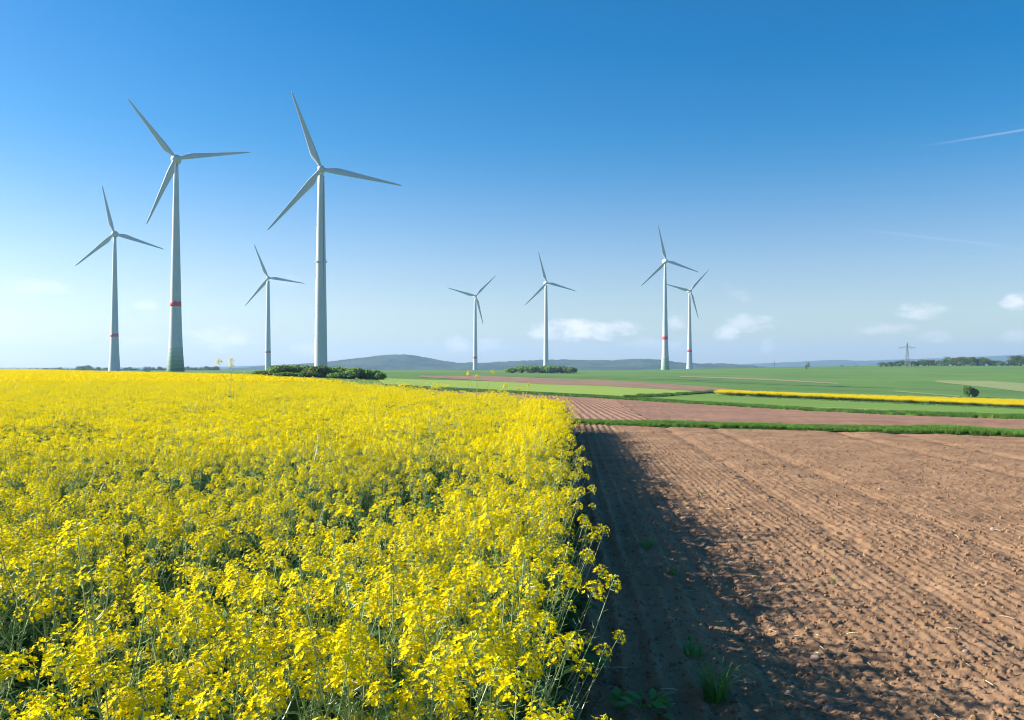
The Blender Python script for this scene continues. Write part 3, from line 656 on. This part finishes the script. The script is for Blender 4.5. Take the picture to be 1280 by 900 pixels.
HEADS = [head_mb(k, n, False, s) for k, (n, s) in enumerate(((26, 1.06), (32, 1.2), (17, .95), (22, 1.12), (10, .78)))]
HEADS_L = [head_mb(k, n, True, s) for k, (n, s) in enumerate(((22, 1.1), (26, 1.2), (18, .95), (22, 1.1), (14, .8)))]
HEAD_ME = [h.mesh('flower_head', HM) for h in HEADS]
def leaf_mb():
    mb = MB(); vs = []
    for i in range(6):
        t = i / 5; hw = .034 * math.sin(math.pi * (t * .85 + .1)) ** .8 + .002; x = .19 * t; z = .05 * math.sin(t * 2.2) - .05 * t * t
        vs += [(x, -hw, z + .012), (x, 0, z), (x, hw, z + .012)]
    fs = []
    for i in range(5): fs += [(3 * i, 3 * i + 1, 3 * i + 4, 3 * i + 3), (3 * i + 1, 3 * i + 2, 3 * i + 5, 3 * i + 4)]
    mb.add(vs, fs); return mb
LEAF = leaf_mb(); LEAF_ME = LEAF.mesh('leaf', [m_leaf], True)
def plant_var(seed, H=1.1, nb=7, low=False, lean=0.):
    """returns stem mesh builder, heads [(variant, matrix)], leaves [matrix]"""
    r = np.random.default_rng(seed); st = MB(); heads = []; leaves = []
    bend = r.normal(size=2) * .05
    ax = lambda t: Vector((bend[0] * t * t * H + lean * t * t * H, bend[1] * t * t * H, H * t * (1 - .16 * abs(lean) * t)))
    ns = 3 if low else 6
    st.tube([ax(t) for t in np.linspace(-.02, 1, ns)], list(np.linspace(.0065, .0024, ns)), 3 if low else 5, 0, False)
    def finish(p, d, v):
        z = Vector((d[0], d[1], max(d[2], .25))); z.normalize(); heads.append((v, Matrix.Translation(p) @ z.to_track_quat('Z', 'Y').to_matrix().to_4x4() @ Matrix.Rotation(r.random() * 6, 4, 'Z')))
    def pods(pa, pb, n):
        if low: n = n // 4
        dd = (pb - pa); dn = dd.normalized(); o = dn.orthogonal().normalized()
        for k in range(n):
            t = k / n; p = pa + dd * t; out = Matrix.Rotation(k * 2.4 + r.random(), 3, dn) @ o; L = (.062 - .038 * t) * (.8 + .4 * r.random())
            q1 = p + out * L * .35 + dn * L * .1; q2 = p + out * L * .85 + dn * L * .55
            st.tube([p, q1, q2], [.0008, .0016, .0007], 3, 1, False)
    finish(ax(1.), ax(1.) - ax(.9), r.integers(0, 4)); pods(ax(.78), ax(.97), 22)
    for k in range(nb):
        t0 = .36 + .5 * k / nb + .04 * r.normal(); p0 = ax(t0); a = k * 2.4 + r.random(); L = H * (1. - t0) * (.75 + .5 * r.random()) + .06
        out = Vector((math.cos(a) + lean * .5, math.sin(a), 0)); sp = .42 + .2 * r.random()
        p1 = p0 + out * L * sp * .55 + Vector((0, 0, L * .35)); p2 = p0 + out * L * sp * .95 + Vector((0, 0, L * .92)); pm = p0.lerp(p1, .5) + Vector((0, 0, -.015 * L))
        st.tube([p0, p1, p2] if low else [p0, pm, p1, p1.lerp(p2, .5) + out * .01, p2], [.003, .0024, .0018] if low else [.0036, .003, .0027, .0023, .0019], 3 if low else 4, 0, False)
        finish(p2, p2 - p1, r.integers(0, 5)); pods(p1, p1.lerp(p2, .93), int(10 + 8 * r.random()))
        if r.random() < .8:
            leaves.append(Matrix.Translation(p0) @ Matrix.Rotation(a + .3, 4, 'Z') @ Matrix.Rotation(-.35 + .5 * r.random(), 4, 'Y') @ Matrix.Scale(.5 + .5 * r.random(), 4))
    for k in range(5):
        a = k * 2.4 + r.random(); leaves.append(Matrix.Translation(ax(.08 + .07 * k)) @ Matrix.Rotation(a, 4, 'Z') @ Matrix.Rotation(-.3 + .6 * r.random(), 4, 'Y') @ Matrix.Scale(.9 + .7 * r.random(), 4))
    return st, heads, leaves
def joined(pv, low=False):
    st, hs, ls = pv; mb = MB(); mb.merge(st, Matrix.Identity(4))         # materials: stem, pod, petal, stem, bud, leaf
    for v, m in hs: mb.merge((HEADS_L if low else HEADS)[v], m, 2)
    for m in ls: mb.merge(LEAF, m, 5)
    return mb.mesh('rapeseed', [m_stem, m_pod, m_petal, m_stem, m_bud, m_leaf])
PV = [plant_var(600 + k, 1.0 + .05 * k, 4 + k % 3) for k in range(7)]
PV_ST = [p[0].mesh('stem', [m_stem, m_pod]) for p in PV]
near_src = [joined(p) for p in PV]
low_src = [joined(plant_var(700 + k, 1.0 + .05 * k, 6 + k % 3, True), True) for k in range(5)]
def tile_mb(seed, n=90, s=1.0, zm=1.0, zs=.1):
    """a square metre of the far crop: heads on stalks over a leafy mass"""
    r = np.random.default_rng(seed); mb = MB()
    for k in range(n):
        x, y, z = (r.random() - .5) * s, (r.random() - .5) * s, zm + zs * r.normal()
        for q in range(5):
            c = Vector((x, y, z)) + Vector(r.normal(size=3)) * .032; nd = Vector((r.normal() * .6, r.normal() * .6, 1)).normalized(); u = nd.orthogonal().normalized(); v = nd.cross(u); L = .03 + .012 * r.random()
            mb.add([c + u * L, c + v * L, c - u * L, c - v * L], [(0, 1, 2, 3)], 1)
        if k % 2 == 0: mb.add([(x - .004, y, 0), (x + .004, y, 0), (x + .004, y, z), (x - .004, y, z)], [(0, 1, 2, 3)], 0)
    for k in range(40):
        c = Vector(((r.random() - .5) * s, (r.random() - .5) * s, .25 + .55 * r.random())); nd = Vector(r.normal(size=3)).normalized(); u = nd.orthogonal().normalized() * .09; v = nd.cross(u)
        mb.add([c + u, c + v, c - u, c - v], [(0, 1, 2, 3)], 2)
    return mb.mesh('rapeseed_tile', [m_stem, m_petal, m_leaf])
tile_src = [tile_mb(800 + k) for k in range(4)]
def under_mb(seed):
    """the leafy lower part of the crop"""
    r = np.random.default_rng(seed); mb = MB()
    for k in range(20):
        z = .04 + .031 * k; mb.merge(LEAF, Matrix.Translation((r.normal() * .04, r.normal() * .04, z)) @ Matrix.Rotation(k * 2.4 + r.random(), 4, 'Z') @ Matrix.Rotation(-.5 + .7 * r.random(), 4, 'Y') @ Matrix.Rotation(r.normal() * .5, 4, 'X') @ Matrix.Scale(1.15 - .55 * k / 20 + .25 * r.random(), 4), 0)
    mb.tube([(0, 0, -.02), (.01, 0, .7)], [.006, .003], 4, 1, False)
    return mb.mesh('rapeseed_leaves', [m_leaf, m_stem])
under_src = [under_mb(850 + k) for k in range(3)]
N0, N1 = len(near_src), len(low_src)
fe = np.array(FAR_EDGE)
def in_crop(x, y):
    """inside the rapeseed field: left of the edge, in front of the far edge"""
    side = x < edge_x(y) - .28 - .14 * vn(y * 2.2, y * 0, 77)
    fx = np.interp(y, fe[:, 1], fe[:, 0])
    return side & ((y < 30.3) | (x < fx - .1))
def jitter(x0, x1, y0, y1, step, r):
    X_, Y_ = np.meshgrid(np.arange(x0, x1, step), np.arange(y0, y1, step)); X_ = X_ + (r.random(X_.shape) - .5) * step * 1.1; Y_ = Y_ + (r.random(Y_.shape) - .5) * step * 1.1
    return X_.ravel(), Y_.ravel()
r = np.random.default_rng(42); pts, rot, scl, idx = [], [], [], []
def add_pts(x, y, k, h):
    n = len(x); z = terr(x, y); s = h * (1 + .07 * r.normal(size=n)) * np.where((r.random(n) < .05) & (y > 9), 1.12 + .14 * r.random(n), 1.); e = edge_x(y) - x
    out = np.clip(1 - e / .55, 0, 1) * (y < 31)
    pts.append(np.stack([x, y, z], -1)); scl.append(np.stack([s * 1.05, s * 1.05, s], -1)); idx.append(k)
    e3 = np.stack([r.normal(size=n) * .07, r.normal(size=n) * .07, r.random(n) * 6.28], -1); ln = out * (.03 + .2 * r.random(n))
    for i in np.where(ln > .01)[0]: e3[i] = (Matrix.Rotation(ln[i], 3, 'Y') @ Euler(e3[i]).to_matrix()).to_euler()      # edge plants lean outwards
    rot.append(e3)
# near plants
x, y = jitter(-11, 2, -1.0, 14, .228, r); ok = in_crop(x, y) & (x > -.66 * y - 2.2) & (np.hypot(x, y) > 1.1)
ok &= (r.random(len(x)) < .2 + .9 * ss(.33, .57, fbm(x * 1.5, y * 1.5, 3, 91))); x, y = x[ok], y[ok]
add_pts(x, y, r.integers(0, N0, len(x)), (.70 + .24 * fbm(x * .9, y * .9, 3, 92)) * (1 + .17 * (1 - ss(3, 9, y))))
xe, ye = jitter(-4, 2.4, 1.2, 31, .17, r); ee = edge_x(ye) - xe; ok = in_crop(xe, ye) & (ee < .95 + .02 * ye) & (r.random(len(xe)) < .42 + .45 * (ye > 9)) & (np.hypot(xe, ye) > 1.2); xe, ye = xe[ok], ye[ok]
add_pts(xe, ye, np.where(ye < 14, r.integers(0, N0, len(xe)), N0 + r.integers(0, N1, len(xe))), (.66 + .24 * fbm(xe * 1.3, ye * 1.3, 3, 95)) * (1 + .17 * (1 - ss(3, 9, ye))))
xu, yu = jitter(-12, 2.4, -1, 31, .17, r); eu = edge_x(yu) - xu; ok = in_crop(xu, yu) & (xu > -.66 * yu - 2.2) & (np.hypot(xu, yu) > 1.1) & ((eu < 1.4) | (r.random(len(xu)) < .3)); xu, yu = xu[ok], yu[ok]
add_pts(xu, yu, N0 + N1 + 4 + r.integers(0, 3, len(xu)), 1.08 + .1 * (edge_x(yu) - xu < 1.0))
x, y = jitter(-50, 3, 14, 72, .235, r); ok = in_crop(x, y) & (x > -.64 * y - 4) & (r.random(len(x)) < (1.2 - y * .004) * (.32 + .9 * ss(.3, .5, fbm(x * 1.3, y * 1.3, 3, 97)))); x, y = x[ok], y[ok]
add_pts(x, y, N0 + r.integers(0, N1, len(x)), .57 + .24 * fbm(x * .5, y * .5, 3, 93) + .30 * fbm(x * 2.1, y * 2.1, 2, 96))
x, y = jitter(-420, 0, 68, 620, 1.0, r); ok = in_crop(x, y) & (x > -.62 * y - 12); x, y = x[ok], y[ok]
n = len(x); pts.append(np.stack([x, y, terr(x, y)], -1)); s = .98 + .14 * (vn(x * .2, y * .2, 94) - .4); scl.append(np.stack([1.15 + 0 * s, 1.15 + 0 * s, s], -1)); idx.append(N0 + N1 + r.integers(0, 4, n)); rot.append(np.stack([0 * x, 0 * x, r.random(n) * 6.28], -1))
pts, rot, scl, idx = np.concatenate(pts), np.concatenate(rot), np.concatenate(scl), np.concatenate(idx)
# the nearest plants in view are individuals
topz = pts[:, 2] + 1.05 * scl[:, 2]; yy = np.maximum(pts[:, 1], .1)
vis = (pts[:, 1] > 1.5) & (np.abs(pts[:, 0] / yy) < .60) & ((EYE - topz) / yy < .40) & (idx < N0)
cand = np.where(vis)[0]; cand = cand[np.argsort(np.hypot(pts[cand, 0], pts[cand, 1]))][:290]
def rape_thing(k, loc, eul, sc, label, pv=None, stme=None, grp='rapeseed plants at the front of the field'):
    o = empty('rapeseed_plant', loc); o.rotation_euler = eul; o.scale = sc; tag(o, label, 'plant', grp)
    st, hs, ls = pv or PV[k]; link(bpy.data.objects.new('stem', stme or PV_ST[k]), o)
    for v, m in hs:
        h = link(bpy.data.objects.new('flower_head', HEAD_ME[v]), o); h.matrix_basis = m
    for m in ls[:6]:
        l = link(bpy.data.objects.new('leaf', LEAF_ME), o); l.matrix_basis = m
    return o
for c in cand:
    e = float(edge_x(pts[c, 1]) - pts[c, 0])
    rape_thing(int(idx[c]), pts[c], rot[c], scl[c], 'yellow flowering rapeseed plant leaning over the bare soil at the field edge' if e < .45 else 'yellow flowering rapeseed plant in the dense front of the crop',
               grp='rapeseed plants along the soil edge' if e < .45 else 'rapeseed plants at the front of the field')
keep = np.ones(len(pts), bool); keep[cand] = False
tag(scatter('rapeseed_crop', pts[keep], rot[keep], scl[keep], idx[keep], near_src + low_src + tile_src + under_src), 'dense yellow flowering rapeseed crop filling the left field', kind='stuff')
# single plants that stand out: arching out over the soil, or taller than the crop
spv = plant_var(950, 1.15, 5, False, .85); spm = spv[0].mesh('stem', [m_stem, m_pod])
rape_thing(0, (-.92, 4.5, 0), (0, .05, .15), (.95, .95, .95), 'rapeseed plant arching farthest out over the dark soil near the bottom', spv, spm)
rape_thing(0, (-.78, 4.9, 0), (0, .0, -.2), (.85, .85, .9), 'rapeseed plant arching out just behind the farthest leaning one', spv, spm)
rape_thing(0, (.05, 9.6, 0), (0, .0, .1), (.85, .85, .95), 'rapeseed plant bent outwards halfway along the field edge', spv, spm)
tpv = plant_var(960, 1.2, 3); tpm = tpv[0].mesh('stem', [m_stem, m_pod])
for px, top, D, lb in ((288, 454, 30, 'tall lone rapeseed stem rising above the horizon left of the hedge'), (594, 468, 30, 'lone tall rapeseed head rising in front of the brown field'), (645, 484, 26, 'tall rapeseed head above the crop near its right corner')):
    x = (px - CX) / F * D; Hh = EYE + (HY - top) / F * D
    rape_thing(0, (x, D, 0), (0, 0, px), (Hh / 1.27,) * 3, lb, tpv, tpm)
# the far yellow strip
A = poly_at([(897, 493.8), (1280, 510), (1500, 519)], 400); B = poly_at([(905, 488.8), (1280, 502.2), (1500, 509)], 400); yb = np.linspace(268, 322, 400); B = np.stack([B[:, 0] / B[:, 1] * yb, yb], -1)
r = np.random.default_rng(77); d = np.hypot(*(B - A).T); n = 15000; k = r.choice(400, n, p=d / d.sum()); v = r.random(n)[:, None]; Pq = A[k] * (1 - v) + B[k] * v + r.normal(size=(n, 2)) * .3
tag(scatter('rapeseed_strip', np.concatenate([Pq, terr(Pq[:, 0], Pq[:, 1])[:, None]], 1), np.stack([0 * d[k], 0 * d[k], r.random(n) * 6.28], -1), np.stack([1.3 + 0 * d[k], 1.3 + 0 * d[k], .68 + .14 * r.random(n)], -1), r.integers(0, 3, n), [tile_mb(880 + k, 100, 1., .85, .2) for k in range(3)]), 'far bright yellow strip of rapeseed crossing the green fields', kind='stuff')
print('strip depth', d.min(), d.max(), A[0], A[-1], 'points', len(pts))

# ------------------------------------------------------------------ haze: the air between here and the hills
mb = MB(); mb.box((0, 3000, 70), (17600, 11400, 240)); hz = mb.build('haze', [])
hm = bpy.data.materials.new('haze_air'); hm.use_nodes = True; t = hm.node_tree; t.nodes.clear(); pvn = N(t, 'ShaderNodeVolumePrincipled'); pvn.inputs['Color'].default_value = (.44, .64, 1., 1)
pvn.inputs['Density'].default_value = 1.2e-4; pvn.inputs['Anisotropy'].default_value = .2
mo = N(t, 'ShaderNodeOutputMaterial'); t.links.new(pvn.outputs[0], mo.inputs['Volume']); hz.data.materials.append(hm)
tag(hz, 'thin bluish summer haze over the land', kind='stuff')
